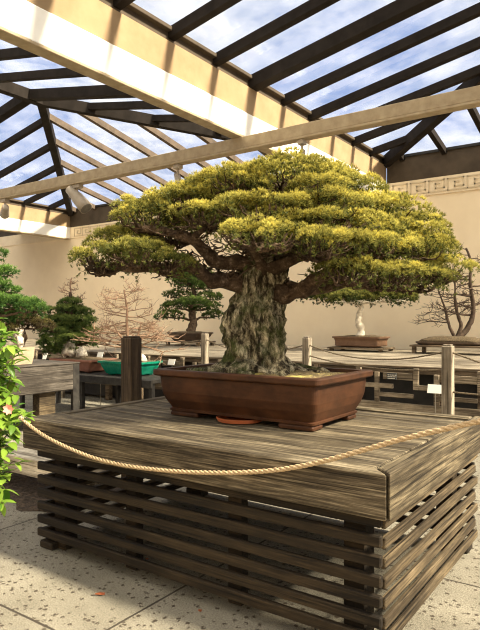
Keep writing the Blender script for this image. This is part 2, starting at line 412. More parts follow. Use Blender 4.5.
MB().box(XR, YF, Z0, XR+.16, YW-.03, Z1).build('painted_band', 'white', t); MB().box(XR, YF, Z1, XR+.16, YW, Z2).build('timber_curb', 'curb', t)
t = thing('trim_5', (0, YW, Z1), 'dark roof curb on top of the wall frieze', 'trim', kind='structure')
for a, b in ((-27, -16.6), (XL, XA-.14), (XA, XR)):
    MB().box(a, YW-.02, Z1, b, YW+.2, Z2).build('timber_curb', 'curb_x', t); MB().box(a, YW-.06, Z2, b, YW+.2, Z2+.05).build('curb_cap', 'capdark', t)
o = MB().box(-16.6, YF, Z1, XL-.16, YW+.2, Z1+.15).build('ceiling', 'curb_x'); tag(o, 'flat soffit left of the skylights', 'ceiling', kind='structure')

def skylight(name, x0, x1, xr, label, left_rafters=True):
    t = thing(name, (xr, 0, Z2), label, 'skylight', kind='structure')
    zt = Z2+.05; top = ZR
    def zx(x): return zt + (top-zt)*(1-abs(x-xr)/((x1-x0)/2))
    # ridge + hips
    MB().beam((xr, YF, top), (xr, YH, top), .16, .20).build('ridge_beam', 'rafter', t)
    for xe in (x0, x1):
        MB().beam((xe, YW, zt), (xr, YH, top), .15, .20).build('hip_rafter', 'rafter', t)
    run = YW-YH
    ys = [6.65+.82*i for i in range(-13, 6)]
    for xe in (x0, x1):
        for y in ys:
            f = 1.0 if y <= YH else max(0.06, (YW-y)/run)
            if f < .1: continue
            xm = xe + (xr-xe)*f; zm = zt + (top-zt)*f
            big = abs(((y-6.65)/.82) % 4) < .01
            MB().beam((xe, y, zt), (xm, y, zm), .17 if big else .10, .17 if big else .12).build('rafter', 'rafter' , t)
    x = -3.27 - .82*20
    while x < x1:
        if x > x0+.25 and x < x1-.25:
            f = 1-abs(x-xr)/((x1-x0)/2)
            if f > .05: MB().beam((x, YW, zt), (x, YW-run*f, zt+(top-zt)*f), .09, .12).build('rafter', 'rafter_lit' if x0 == XL else 'rafter', t)
        x += .82
    g = .004
    def pane(pts):
        m = MB(); n = [Vector(p)+Vector((0,0,.012)) for p in pts]; n2 = [p+Vector((0,0,g)) for p in n]
        m.quad(*n); m.quad(*n2[::-1]); k = len(n)
        b = 0
        for i in range(k): m.f.append((i, k+(k-1-i), k+(k-1-((i+1)%k)), (i+1)%k))
        m.build('glazing', 'glass', t)
    pane([(x0, YF, zt), (xr, YF, top), (xr, YH, top), (x0, YW, zt)])
    pane([(x1, YF, zt), (x1, YW, zt), (xr, YH, top), (xr, YF, top)])
    pane([(x0, YW, zt), (xr, YH, top), (x1, YW, zt)])
skylight('window_1', XL, XA-.07, XLG, 'hipped glass skylight at the left with end rafters coloured as sunlit')
skylight('window_2', XA-.07, XR, XRG, 'hipped glass skylight above the big bonsai with dark rafters')

skylight('added_window_3', -27, -16.6, -21.8, 'unseen third hipped skylight added beyond the left edge to light the wall')  # out of view, added so bounced sun brightens the left of the wall
# lighting track
YT = 6.31
tr = thing('lighting_track', (-5, YT, 3.62), 'long tan beam crossing under the skylights with spotlights hung from it', 'beam')
MB().box(-17.5, YT, 3.64, 3.5, YT+.10, 3.79, .006).build('track_beam', 'railwood', tr)
MB().box(-17.5, YT-.025, 3.605, 3.5, YT+.115, 3.632, .004).build('track_channel', 'railwood', tr)
MB().box(-17.5, YT+.02, 3.632, 3.5, YT+.09, 3.64).build('shadow_gap', 'capdark', tr)
def xat(px, Y):
    t = (px-240)/F; return Y*(t*CA-SA)/(CA+t*SA)
def spot(px, label, yaw, pitch, s=1.0, cam=False):
    x = xat(px, YT+.05); t = thing('spotlight', (x, YT+.05, 3.605), label, 'spotlight', 'spotlights on the roof track')
    MB().box(x-.075*s, YT, 3.545, x+.075*s, YT+.10, 3.604, .006).build('track_box', 'lamp', t)
    MB().tube([(x,YT+.05,3.55),(x,YT+.05,3.44)], .018, 10).build('stem', 'lamp', t)
    d = Vector((math.cos(yaw)*math.cos(pitch), math.sin(yaw)*math.cos(pitch), -math.sin(pitch)))
    c = Vector((x, YT+.05, 3.40)); r = .075*s
    MB().tube([c-d*.17*s, c-d*.155*s, c-d*.05*s, c+d*.02, c+d*.12*s, c+d*.20*s], [r*.5, r*.8, r*.85, r, r*1.08, r*1.12], 18).build('lamp_head', 'lamp', t, smooth=True)
    MB().tube([c+d*.2*s, c+d*.206*s], [r*1.0, r*.96], 18).build('lens', 'lampin', t)
    MB().tube([c+Vector((0,0,.05))+d*.0, c-d*.06+Vector((0,0,.02))], .012, 8).build('bracket', 'lamp', t)
spot(77, 'tapered spotlight below the track in front of the left skylight corner', .2, .8, 1.35)
spot(5, 'spotlight on the track at the left edge of the photo', 2.6, .25, 1.0)
spot(178, 'spotlight on the track just above the left top of the bonsai', -.6, .9, .7)
spot(302, 'spotlight on the track directly above the top of the bonsai', 2.2, .9, .55)

# ================================================================== DISPLAY TABLE
TX0, TX1, TY0, TY1, TZ = -3.17, -.835, 2.20, 3.85, .80; ZS = .615
tb = thing('display_table', ((TX0+TX1)/2, (TY0+TY1)/2, 0), 'large weathered wooden slatted display table under the big bonsai', 'table')
def prism(name, poly, z0, z1, mat, bev=.009):
    n = len(poly); m = MB(); m.v = [(x, y, z0) for x, y in poly] + [(x, y, z1) for x, y in poly]
    m.f = [tuple(range(n))[::-1], tuple(range(n, 2*n))] + [(i, (i+1) % n, n+(i+1) % n, n+i) for i in range(n)]
    o = m.build(name, mat, tb); md = o.modifiers.new('b', 'BEVEL'); md.width = bev; md.segments = 2; md.limit_method = 'ANGLE'; return o
prism('front_timber', [(TX0,TY0),(TX1-.009,TY0),(TX1-.088,TY0+.079),(TX1-.088,TY0+.262),(TX0,TY0+.262)], ZS, TZ, 'tw_x')
prism('side_board', [(TX1,TY0+.004),(TX1,TY1),(TX1-.078,TY1),(TX1-.078,TY0+.082)], ZS, TZ+.003, 'tw_y')
MB().box(TX0, TY0+.275, ZS, TX0+.078, TY1, TZ, .010).build('side_board', 'tw_y', tb)
MB().box(TX0+.086, TY1-.075, ZS, TX1-.085, TY1, TZ, .010).build('back_board', 'tw_x', tb)
y = TY0+.275
for w_ in (.24, .235, .245, .22, .19):
    w_ = w_*1.09
    y2 = min(y+w_, TY1-.085)
    if y2-y > .03: MB().box(TX0+.088, y+.009, TZ-.06, TX1-.098, y2-.009, TZ-.004-R.random()*.004, .005).build('top_board', 'tw_x', tb)
    y = y2
MB().box(TX0+.09, TY0+.28, ZS+.01, TX1-.1, TY1-.09, ZS+.04).build('sub_frame', 'dark', tb)
IN = .06; th = .030; sh = .048; pitch = .0815
for i in range(7):
    z = ZS-.004 - i*pitch
    q = .012
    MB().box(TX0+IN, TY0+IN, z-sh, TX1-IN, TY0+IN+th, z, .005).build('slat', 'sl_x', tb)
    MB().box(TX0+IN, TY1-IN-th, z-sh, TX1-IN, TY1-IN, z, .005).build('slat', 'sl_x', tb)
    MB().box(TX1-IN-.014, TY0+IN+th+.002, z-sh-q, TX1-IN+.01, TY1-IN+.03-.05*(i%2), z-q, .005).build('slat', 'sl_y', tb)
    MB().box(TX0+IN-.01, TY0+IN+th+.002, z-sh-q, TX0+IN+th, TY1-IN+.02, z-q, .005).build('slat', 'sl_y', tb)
for sx in (TX0+.20, TX1-.20):
    for sy in (TY0+.17, TY1-.17):
        MB().box(sx-.05, sy-.05, 0, sx+.05, sy+.05, ZS+.01, .005).build('leg', 'sl_x', tb)
for x in (-2.35, -1.65):
    MB().box(x-.04, TY0+.11, 0.03, x+.04, TY0+.17, ZS, .004).build('slat_support', 'sl_x', tb)
for (sx, sy) in ((TX0+.13, TY0+.13), (TX1-.13, TY0+.13), (TX1-.13, TY1-.13), (TX0+.13, TY1-.13)):
    MB().box(sx-.06, sy-.06, 0, sx+.06, sy+.06, .045, .008).build('foot', 'sl_x', tb)
hk = MB().tube([(TX0+.02, TY0+.02, TZ), (TX0+.018, TY0+.01, TZ+.03), (TX0, TY0-.012, TZ+.035), (TX0-.012, TY0-.02, TZ+.015)], .006, 8).build('hook', 'metal', tb)

# rope along the table
def rope(pts, r, name, label, group=None, k=6, turns=34.):
    pts = smoothpath(pts, 14); m = MB(); dist = [0]
    for a, b in zip(pts, pts[1:]): dist.append(dist[-1]+(b-a).length)
    fr_ = []; side = None
    for i, p in enumerate(pts):
        t = (pts[min(i+1, len(pts)-1)]-pts[max(i-1, 0)]).normalized()
        if side is None: side = t.cross(Vector((0,0,1))).normalized()
        side = (side-t*side.dot(t)).normalized(); fr_.append((side, t.cross(side)))
    # resample finely
    N = int(dist[-1]/(.006 if r > .008 else .02)); P = []; Fm = []; j = 0
    for i in range(N+1):
        s_ = dist[-1]*i/N
        while j < len(dist)-2 and dist[j+1] < s_: j += 1
        f = (s_-dist[j])/(dist[j+1]-dist[j]); P.append((pts[j].lerp(pts[j+1], f), s_)); Fm.append(fr_[j])
    for st in range(3):
        q = []
        for (p, s_), (sd, up) in zip(P, Fm):
            a = s_*turns*2.2 + st*2*PI/3; q.append(p + (sd*math.cos(a)+up*math.sin(a))*r*.52)
        m.tube(q, r*.56, k)
    o = m.build(name, 'rope' if r > .008 else 'thinrope', None, P[0][0], smooth=True); return tag(o, label, 'rope', group)
YR = TY0-.022
pp = [(20,417),(37,431),(60,444),(90,456.5),(120,464.5),(160,470),(200,472.5),(240,472.5),(280,469.5),(320,462),(360,451),(400,439.5),(440,430),(480,421),(512,414)]
pts = []
for px, py in pp:
    t = (px-240)/F; d = YR/(t*SA+CA); pts.append(Vector((xat(px, YR), YR, H-(py-320)*d/F)))
rope(pts, .0105, 'barrier_rope', 'thick tan twisted rope sagging across the front of the big display table')
pe = pts[-1]
def post(x, y, z, w, mat, label, group=None, extra=None, rz=0):
    t = thing('barrier_post', (x, y, 0), label, 'post', group)
    MB().box(x-w/2, y-w/2, 0, x+w/2, y+w/2, z, .006).build('shaft', mat, t)
    MB().box(x-w/2+.008, y-w/2+.008, z, x+w/2-.008, y+w/2-.008, z+.012, .008).build('cap', mat, t)
    return t
post(pe.x+.045, pe.y, 1.22, .09, 'pw_z', 'pale rope post at the near right corner of the display table', 'pale rope posts')
post(-3.35, 3.30, 1.262, .118, 'bw_z', 'thick dark brown post beside the left end of the display table')
P1 = (-1.396, 5.005); P2 = (-3.027, 5.57); P3 = (-5.04, 6.36)
post(*P1, 1.185, .085, 'pw_z', 'pale grey rope post right of the bonsai pot, nearest of the back row', 'pale rope posts')
post(*P2, 1.212, .078, 'pw_z', 'pale rope post just right of the bonsai trunk', 'pale rope posts')
post(*P3, 1.212, .082, 'pw_z', 'pale rope post left of the bonsai trunk by the small green pine', 'pale rope posts')
post(.55, 4.45, 1.212, .085, 'pw_z', 'pale rope post beyond the right edge behind the table', 'pale rope posts')
post(-8.75, 6.88, 1.212, .085, 'pw_z', 'pale rope post behind the layered green bonsai', 'pale rope posts')
def sagrope(a, b, za, zb, sag, label):
    a = Vector((*a, za)); b = Vector((*b, zb)); dd = (b-a).normalized(); a = a+dd*.045; b = b-dd*.045
    rope([a.lerp(b, t/6)-Vector((0,0,sag*4*(t/6)*(1-t/6))) for t in range(7)], .0075, 'thin_rope', label, 'thin ropes between the back posts', 4, 30)
sagrope(P2, P1, 1.13, 1.13, .10, 'upper thin rope between the two posts right of the trunk')
sagrope(P2, P1, 1.02, .98, .05, 'lower thin rope between the two posts right of the trunk')
sagrope(P3, P2, 1.13, 1.13, .12, 'thin rope passing behind the bonsai trunk')
sagrope((.55, 4.45), P1, 1.13, 1.13, .16, 'upper thin rope right of the nearest back post')
sagrope((.55, 4.45), P1, 1.0, .80, .05, 'lower thin rope right of the nearest back post')
sagrope((-8.75, 6.88), P3, 1.13, 1.13, .16, 'thin rope between the left back posts beside the bare tree')

# ================================================================== MAIN BONSAI
PX, PY = -2.010, 3.110
AX = (CA, SA)
bz = thing('pine_bonsai', (PX, PY, TZ), 'huge old pine bonsai with yellow-green needle clouds in a brown rectangular pot', 'bonsai')
prof = [(.500,.275,.83),(.508,.283,.838),(.513,.288,.85),(.537,.318,.90),(.552,.336,.95),(.558,.342,1.0),(.560,.345,1.045)]
pot = MB().rect_rings(PX, PY, prof + [(.530,.315,1.046)], .035, 5).build('pot', 'pot', bz, smooth=False)
MB().rect_rings(PX, PY, [(.558,.343,1.045),(.586,.368,1.052),(.592,.374,1.060),(.592,.374,1.083),(.586,.368,1.090),(.535,.320,1.090),(.530,.315,1.05)], .03, 5, cap=False).build('rim', 'pot', pot)
MB().rect_rings(PX, PY, [(.500,.278,.828),(.520,.294,.830),(.522,.296,.842),(.512,.288,.846)], .03, 5).build('base_band', 'pot', pot)
for sx in (-1, 1):
    for sy in (-1, 1):
        a = PX+sx*.40; b = PY+sy*.225
        MB().rect_rings(a, b, [(.110,.060,.800),(.112,.062,.815),(.104,.055,.8285)], .012, 3).build('foot', 'pot', pot)
# soil mound
m = MB(); nx, ny = 56, 34
for j in range(ny+1):
    for i in range(nx+1):
        u = (i/nx-.5)*1.066; v = (j/ny-.5)*.636
        e = min(1, (1-abs(u)/.53)*4, (1-abs(v)/.32)*4)
        zz = 1.068 + .035*max(0, e)*math.exp(-((u+.05)**2/.12+v*v/.06))+ .018*mn.noise(Vector((u*9, v*9, 3)))*max(0, e) + .01*mn.noise(Vector((u*30, v*30, 1)))*max(0,e)
        m.v.append((PX+u, PY+v, zz))
for j in range(ny):
    for i in range(nx): a = j*(nx+1)+i; m.f.append((a, a+1, a+nx+2, a+nx+1))
m.build('moss_soil', 'moss', bz, smooth=True)

S = 159.0; Tb = wpt(.075, 3.70, 0)   # trunk axis foot
def loc(px, py, v=0.0):
    """point of the tree: px, py in its front elevation (159 px per metre at the trunk), v metres in depth"""
    d = 3.70+v; s_ = F/d
    return wpt((px-240)/s_, d, H-(py-320)/s_)
# trunk rings
rg = [(372,258,40,1.0),(366,258,34,.9),(360,257,30,.85),(350,256.5,28.5,.85),(338,254,29.5,.85),(326,253.5,30,.85),(314,255,29,.85),(304,257,26,.85),(294,260,23,.85),(284,262,21,.9),(274,263,22,.9),(264,264,20,.9),(254,264,15,.9),(244,263,11,.9)]
def interp(y):
    for a, b in zip(rg, rg[1:]):
        if b[0] <= y <= a[0]:
            f = (a[0]-y)/(a[0]-b[0]); return [a[i]+(b[i]-a[i])*f for i in range(4)]
rings = []; K = 128; ny = 110
for i in range(ny+1):
    y = 372+(244-372)*i/ny; _, cx, hw, dp = interp(y); c = loc(cx, y, 0); hw = hw/S
    q = []
    for j in range(K):
        a = 2*PI*j/K; dx = math.cos(a); dy = math.sin(a)
        flare = max(0, (y-352)/20)
        rr = 1 + .06*math.sin(a*5+y*.022) + .04*math.sin(a*9-y*.05+1) + flare*.30*math.sin(a*7+2)
        hw_ = 0; nv = Vector((dx*2.6, dy*2.6, y*.028)); rr += .30*mn.noise(nv) + .22*mn.noise(Vector((dx*3.4, dy*3.4, y*.075))) + .11*mn.noise(Vector((dx*8, dy*8, y*.11))) + .05*mn.noise(Vector((dx*22, dy*22, y*.25))) + .04*mn.noise(Vector((dx*20, dy*20, y*.16)))
        p = c + Vector((CA, SA, 0))*dx*hw*rr + Vector((-SA, CA, 0))*dy*hw*dp*rr
        q.append(p)
    rings.append(q)
MB().rings(rings).build('trunk', 'bark', bz, smooth=True)
# surface roots
for i in range(12):
    a = 2*PI*i/12 + R.uniform(-.15,.15); L = R.uniform(.25,.42)*(1 if abs(math.cos(a)) > .5 else .62)
    c = Vector(Tb); p = []
    for k_ in range(8):
        f = k_/7; rr_ = .13+L*f
        aa = a + .35*math.sin(f*4+i)
        x = c.x + math.cos(aa+A)*rr_; y_ = c.y+math.sin(aa+A)*rr_
        x = min(max(x, PX-.49), PX+.49); y_ = min(max(y_, PY-.27), PY+.27)
        p.append((x, y_, 1.128-.052*f**.6+.006*math.sin(f*9+i)))
    MB().tube(p, taper(8, .036, .009), 8, wob=.4, seed=i).build('root', 'bark', bz, smooth=True)
# knob on the left of the trunk
mains = {}
def branch(name, pts, r0, r1, wob=.35, k=10, mat='branch', par=bz, p=.8):
    q = smoothpath([loc(*a) for a in pts], 5); m = MB().tube(q, taper(len(q), r0, r1, p), k, wob=wob, seed=len(mains))
    mains[name] = q; m.build('branch', mat, par, smooth=True)
branch('l1', [(250,290,-.02),(232,282,-.06),(214,281,-.12),(203,273,-.18),(186,266,-.2),(160,268,-.2),(135,269,-.22),(105,264,-.2),(88,262,-.2)], .058, .012)
branch('l2', [(262,268,0),(240,263,-.05),(218,262,-.1),(204,252,-.15),(192,240,-.2),(168,232,-.2),(140,228,-.15),(122,222,-.1)], .062, .012)
branch('l3', [(240,285,0),(222,278,.1),(205,276,.2),(180,258,.3),(150,255,.35),(120,248,.4)], .045, .012)
branch('l4', [(262,262,0),(246,244,0),(232,228,.05),(215,214,.08),(192,200,.1),(165,200,.1)], .045, .01)
branch('u1', [(263,262,0),(258,240,0),(266,222,.05),(258,204,.05),(248,185,.05),(240,172,0)], .05, .012)
branch('u2', [(264,258,0),(272,240,.0),(284,220,.05),(280,200,.1),(292,180,.1),(300,166,.05)], .06, .012)
branch('u3', [(266,262,0),(284,246,-.1),(304,232,-.12),(322,214,-.1),(345,200,0),(368,192,0)], .045, .01)
branch('r1', [(262,290,0),(284,294,-.06),(302,290,-.12),(318,278,-.2),(338,269,-.22),(362,266,-.22),(392,266,-.2),(425,272,-.15),(450,275,-.1)], .075, .014)
branch('r2', [(268,284,0),(292,288,.08),(318,290,.15),(345,284,.2),(372,281,.2),(405,274,.2)], .05, .012)
branch('r3', [(268,262,0),(292,250,.15),(325,243,.25),(360,238,.3),(400,228,.3)], .045, .012)
branch('r4', [(266,272,-.05),(288,262,-.2),(312,252,-.3),(345,248,-.32),(380,246,-.3)], .045, .012)
branch('f1', [(262,270,-.08),(258,258,-.2),(252,246,-.38),(262,240,-.5)], .04, .012)
branch('b1', [(262,262,.05),(250,240,.2),(238,222,.4),(220,210,.55)], .04, .012)
branch('b2', [(266,262,.05),(290,238,.25),(320,218,.45),(350,206,.55)], .04, .012)
allpts = [p for q in mains.values() for p in q[6:]]

# pads: px, py of the centre of the underside, half width px, dome height px, v, half depth m, yellow
pads = [
 (250,230,46,13,-.22,.22,.62),(300,240,44,13,-.15,.25,.58),(385,244,46,14,-.15,.3,.66),(200,206,28,12,-.1,.22,.6),(425,256,24,11,.15,.25,.6),(235,184,30,10,-.25,.2,.78),(320,196,34,10,-.3,.2,.78),
 (284,190,68,17,.0,.42,.78),(330,192,34,13,.22,.3,.74),(300,186,50,12,.3,.25,.7),(205,204,44,11,.22,.25,.62),(228,203,50,17,-.02,.40,.76),(345,200,34,15,.05,.34,.70),
 (186,212,34,14,-.05,.32,.72),(150,225,34,15,-.05,.32,.70),
 (262,216,58,12,-.36,.24,.74),(325,214,40,12,-.32,.24,.70),(205,221,24,9,-.34,.2,.66),
 (372,224,50,17,.02,.40,.76),(413,234,26,12,.05,.28,.68),(330,230,54,10,-.42,.20,.72),
 (262,242,46,12,-.62,.20,.74),(318,251,44,13,-.55,.22,.68),(362,256,48,15,-.36,.26,.76),
 (406,261,46,18,-.1,.34,.74),(442,276,26,13,-.05,.26,.62),(386,281,42,10,-.3,.22,.56),(412,284,34,9,-.1,.24,.50),
 (345,276,34,9,-.46,.17,.50),
 (104,266,30,13,-.15,.24,.38),(140,261,34,11,-.25,.24,.32),(126,248,34,12,.2,.28,.42),(168,268,20,6,-.25,.15,.25),
 (230,214,66,12,.50,.28,.5),(330,218,64,12,.50,.30,.5),(172,238,42,10,.42,.26,.4),(385,250,46,11,.45,.26,.45),(270,202,56,12,.52,.24,.6),
]
twigs = 0
for i, (px, py, hw, hp, v, dp, ye) in enumerate(pads):
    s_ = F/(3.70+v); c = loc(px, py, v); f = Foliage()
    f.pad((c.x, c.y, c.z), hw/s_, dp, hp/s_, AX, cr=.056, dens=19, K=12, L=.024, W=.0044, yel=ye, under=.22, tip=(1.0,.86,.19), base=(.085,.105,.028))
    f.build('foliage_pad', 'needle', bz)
    # limb to the pad and twigs under it
    near = min(allpts, key=lambda p: (p-c).length)
    low = c - Vector((0,0,.03))
    m = MB()
    if (near-low).length > .05:
        q = wander(near, low, 6, .10, i); m.tube(q, taper(7, .024, .012), 7, wob=.4, seed=i)
    ntw = int(12 + hw*.55)
    for k_ in range(ntw):
        a = R.uniform(0, 2*PI); rr_ = math.sqrt(R.uniform(.1, 1))
        e = c + Vector((CA, SA, 0))*math.cos(a)*rr_*hw/s_*.95 + Vector((-SA, CA, 0))*math.sin(a)*rr_*dp*.95 + Vector((0,0, (1-rr_*rr_)**.5*hp/s_*.6+.01))
        st = low.lerp(e, R.uniform(0,.35)) - Vector((0,0,R.uniform(0,.03)))
        q = wander(st, e, 6, .16, i*100+k_, sag=-.025); m.tube(q, taper(7, .0085, .003), 5, cap=False)
        if k_ % 2 == 0:
            e2 = q[3] + Vector((R.uniform(-.1,.1), R.uniform(-.1,.1), R.uniform(-.02,.06)))
            m.tube(wander(q[3], e2, 4, .15, k_), taper(5, .005, .002), 4, cap=False)
    m.build('twigs', 'branch', bz, smooth=True)

m = MB()
for i in range(230):
    q = mains[R.choice(list(mains))]; b = q[R.randint(5, int(len(q)*.72))]
    L = R.uniform(.10, .28); e = b + Vector((R.uniform(-1,1), R.uniform(-1,1), R.uniform(-.15,.8)))*L
    w_ = wander(b, e, 6, .2, 5000+i); m.tube(w_, taper(7, R.uniform(.007,.013), .0025), 5, cap=False)
    for j in (2, 4):
        e2 = w_[j] + Vector((R.uniform(-1,1), R.uniform(-1,1), R.uniform(-.2,.7)))*L*.5
        m.tube(wander(w_[j], e2, 4, .2, i*7+j), taper(5, .005, .002), 4, cap=False)
m.build('twigs', 'branch', bz, smooth=True)

# saucer under the pot
sx, sy = -2.03, 2.90
MB().lathe(sx, sy, [(.10,TZ-.003),(.135,TZ-.001),(.145,TZ+.02),(.138,TZ+.021),(.128,TZ+.006),(.02,TZ+.005)], 30).build('x', 'terra')
o = bpy.data.objects['x']; o.name = 'saucer'; tag(o, 'round orange terracotta saucer lying under the bonsai pot between its feet', 'saucer')

# ================================================================== BACKGROUND BENCHES
YC0, YC1, ZC = 7.0, 10.9, .848
cb = thing('long_bench', (-5, YC0, 0), 'long pale timber bench running along the back wall carrying bonsai', 'bench')
MB().box(-16, YC0, ZC-.035, 2.5, YC1, ZC, .005).build('bench_top', 'counter', cb)
MB().box(-16, YC0+.02, ZC-.10, 2.5, YC0+.06, ZC-.037, .004).build('fascia', 'fascia', cb)
for i in range(12):
    x = -15.6+i*1.55
    MB().box(x, YC0+.10, 0, x+.09, YC0+.19, ZC-.036, .004).build('leg', 'fascia', cb)
    MB().box(x, YC1-.25, 0, x+.09, YC1-.16, ZC-.036, .004).build('leg', 'fascia', cb)
MB().box(-16, YC0+.22, .05, 2.5, YC0+.24, ZC-.036).build('shade_panel', 'capdark', cb)  # near-black sheet added for the shade under the bench top
YB = 6.66
lr = thing('lattice_railing', (-2, YB, 0), 'pale timber lattice railing in front of the long back bench', 'railing')
MB().box(-11.5, YB, .34, 1.5, YB+.045, .435, .004).build('bottom_rail', 'lattice', lr)
x = -11.35
n = 0
while x < 1.2:
    MB().box(x, YB-.002, .60, x+.06, YB+.047, .845, .004).build('upright', 'lattice', lr)
    MB().box(x+.062, YB, .60, x+.46, YB+.04, .655, .004).build('middle_rail', 'lattice', lr)
    MB().box(x-.36, YB+.002, .705, x-.003, YB+.042, .785, .004).build('upper_rail', 'lattice', lr)
    MB().box(x+.235, YB-.001, .437, x+.29, YB+.044, .785, .004).build('upright', 'lattice', lr)
    MB().box(x+.292, YB+.001, .50, x+.698, YB+.043, .548, .004).build('low_rail', 'lattice', lr)
    x += .70; n += 1
MB().box(-11.5, YB+.05, .845, 1.5, YB+.09, .86).build('top_strip', 'fascia', lr)
for i in range(9):
    x = -11.3+i*1.55
    MB().box(x, YB+.05, 0, x+.06, YB+.10, .845, .004).build('upright', 'fascia', lr)
def card(px, py, Y, w, h, label, tilt=-.35, mat='card'):
    t_ = (px-240)/F; d = Y/(t_*SA+CA); x = xat(px, Y); z = H-(py-320)*d/F
    t = thing('label_card', (x, Y, z-h/2), label, 'label', 'white plant label cards')
    from mathutils import Matrix
    MB().box(x-w/2, Y-.004, z-h/2, x+w/2, Y+.004, z+h/2, .001, rot=Matrix.Rotation(tilt, 3, 'X')).build('card', mat, t)
    MB().tube([(x, Y+.012, z), (x, Y+.014, 0)], .005, 6).build('stake', 'metal', t)
card(435, 389, 6.62, .165, .10, 'white tilted label card left of the nearest pale post')
card(272+40, 382, 6.62, .01, .01, 'x') if False else None
card(100, 355, 6.62, .13, .10, 'white label card between the layered bonsai and the dark brown post')
card(171.5, 362, 6.62, .13, .09, 'white label card behind the left corner of the bonsai pot')
card(45, 356, 6.62, .10, .12, 'white label card right of the beige stone planter')
card(310, 368.5, 6.62, .14, .03, 'white label card behind the right part of the bonsai pot')
x = xat(392, 6.655); 
sg = thing('plaque', (x, 6.65, .71), 'small black plaque with pale lettering on the lattice railing', 'plaque')
MB().box(x-.058, 6.635, .708, x+.058, 6.66, .782, .002).build('plate', 'sign', sg)
m = MB()
for r_ in range(3):
    xx = x-.045
    while xx < x+.04:
        ww = R.uniform(.008,.02); m.box(xx, 6.632, .765-r_*.020-.010, xx+ww, 6.635, .765-r_*.020); xx += ww+.006
m.build('lettering', 'signtxt', sg)

# bench with grey-brown skirt at left
BX0, BX1, BY0, BY1 = -7.4, -6.13, 2.9, 5.1
bb = thing('box_bench', ((BX0+BX1)/2, 4.0, 0), 'grey-brown timber box bench at the left behind the display table', 'bench')
MB().box(BX0, BY0, .50, BX1, BY1, .845, .01).build('skirt', 'gw_y', bb)
MB().box(BX0-.01, BY0-.01, .832, BX1+.012, BY1+.01, .852, .005).build('bench_top', 'gw_y', bb)
for x in (BX0+.1, BX1-.22):
    for y in (BY0+.1, 4.55): MB().box(x, y, 0, x+.14, y+.24, .50, .005).build('leg', 'sl_y', bb)
MB().box(BX1-.05, BY1-.10, 0, BX1+.003, BY1+.003, .845, .004).build('corner_leg', 'dark', bb)
m = MB()
for py_, pz_ in ((.90,.52),(.965,.62)): pass
# low dark ribbed bench
CX0, CX1, CY0, CY1, CZ = -8.3, -5.35, 5.62, 6.50, .61
db = thing('ribbed_bench', ((CX0+CX1)/2, 6, 0), 'low dark ribbed bench carrying the turquoise pot', 'bench')
MB().box(CX0, CY0, CZ-.10, CX1, CY0+.04, CZ, .004).build('edge_rail', 'dark', db)
MB().box(CX0, CY1-.04, CZ-.10, CX1, CY1, CZ, .004).build('edge_rail', 'dark', db)
y = CY0
x = CX0
while x < CX1-.05:
    MB().box(x, CY0+.041, CZ-.045, x+.085, CY1-.041, CZ+.005, .004).build('rib', 'dark', db); x += .11
for x in (CX0+.04, (CX0+CX1)/2, CX1-.1):
    for y in (CY0+.06, CY1-.12): MB().box(x, y, 0, x+.06, y+.06, CZ-.046, .004).build('leg', 'dark', db)
# low timber platform and mulch
pl = thing('low_platform', (-4.2, 3.1, 0), 'low pale timber platform left of the display table', 'platform')
MB().box(-5.4, 2.86, .255, -3.50, 3.05, .305, .006).build('plank', 'platform', pl)
MB().box(-5.4, 3.06, .255, -3.50, 3.25, .305, .006).build('plank', 'platform', pl)
MB().box(-5.4, 2.87, .16, -3.50, 2.93, .253, .006).build('bearer', 'platform', pl)
MB().box(-3.62, 2.94, .16, -3.42, 3.20, .252, .006).build('cross_bearer', 'lattice', pl)
for x in (-5.2, -3.75): MB().box(x, 2.95, .034, x+.1, 3.2, .16).build('foot', 'dark', pl)
m = MB(); nx, ny = 60, 24
for j in range(ny+1):
    for i in range(nx+1):
        x = -6+2.54*i/nx; y = 2.66+.05*math.sin(i*.7)*(j == 0)+.9*j/ny
        e = 0 if i in (0, nx) or j in (0, ny) else 1
        m.v.append((x, y, .002+e*(.012+.02*abs(mn.noise(Vector((x*22, y*22, 0)))))))
for j in range(ny):
    for i in range(nx): a = j*(nx+1)+i; m.f.append((a, a+1, a+nx+2, a+nx+1))
o = m.build('mulch_bed', 'mulch', None, (-4.7, 3, 0)); tag(o, 'dark bark mulch under the low platform', 'mulch', kind='stuff')

# ================================================================== BACKGROUND BONSAI
def rectpot(t, cx, cy, z, hx, hy, h, mat, ang=0, lip=.02, flare=.86):
    MB().rect_rings(cx, cy, [(hx*flare*.97,hy*flare*.97,z+.02),(hx*flare,hy*flare,z+.035),(hx*.95,hy*.95,z+h*.6),(hx,hy,z+h-.03),(hx+lip,hy+lip,z+h-.028),(hx+lip,hy+lip,z+h),(hx-.02,hy-.02,z+h),(hx-.03,hy-.03,z+h-.02)], .03, 4).build('pot', mat, t)
    for sx in (-1,1):
        for sy in (-1,1):
            MB().box(cx+sx*hx*.62-.05, cy+sy*hy*.55-.03, z, cx+sx*hx*.62+.05, cy+sy*hy*.55+.03, z+.022, .004).build('foot', mat, t)
    MB().rect_rings(cx, cy, [(hx-.025,hy-.025,z+h-.025),(hx-.03,hy-.03,z+h-.006),(hx*.5,hy*.5,z+h+.02)], .02, 3).build('soil', 'soil', t)
def at(px, Y, py=None):
    t_ = (px-240)/F; d = Y/(t_*SA+CA); return xat(px, Y), Y, d, F/d
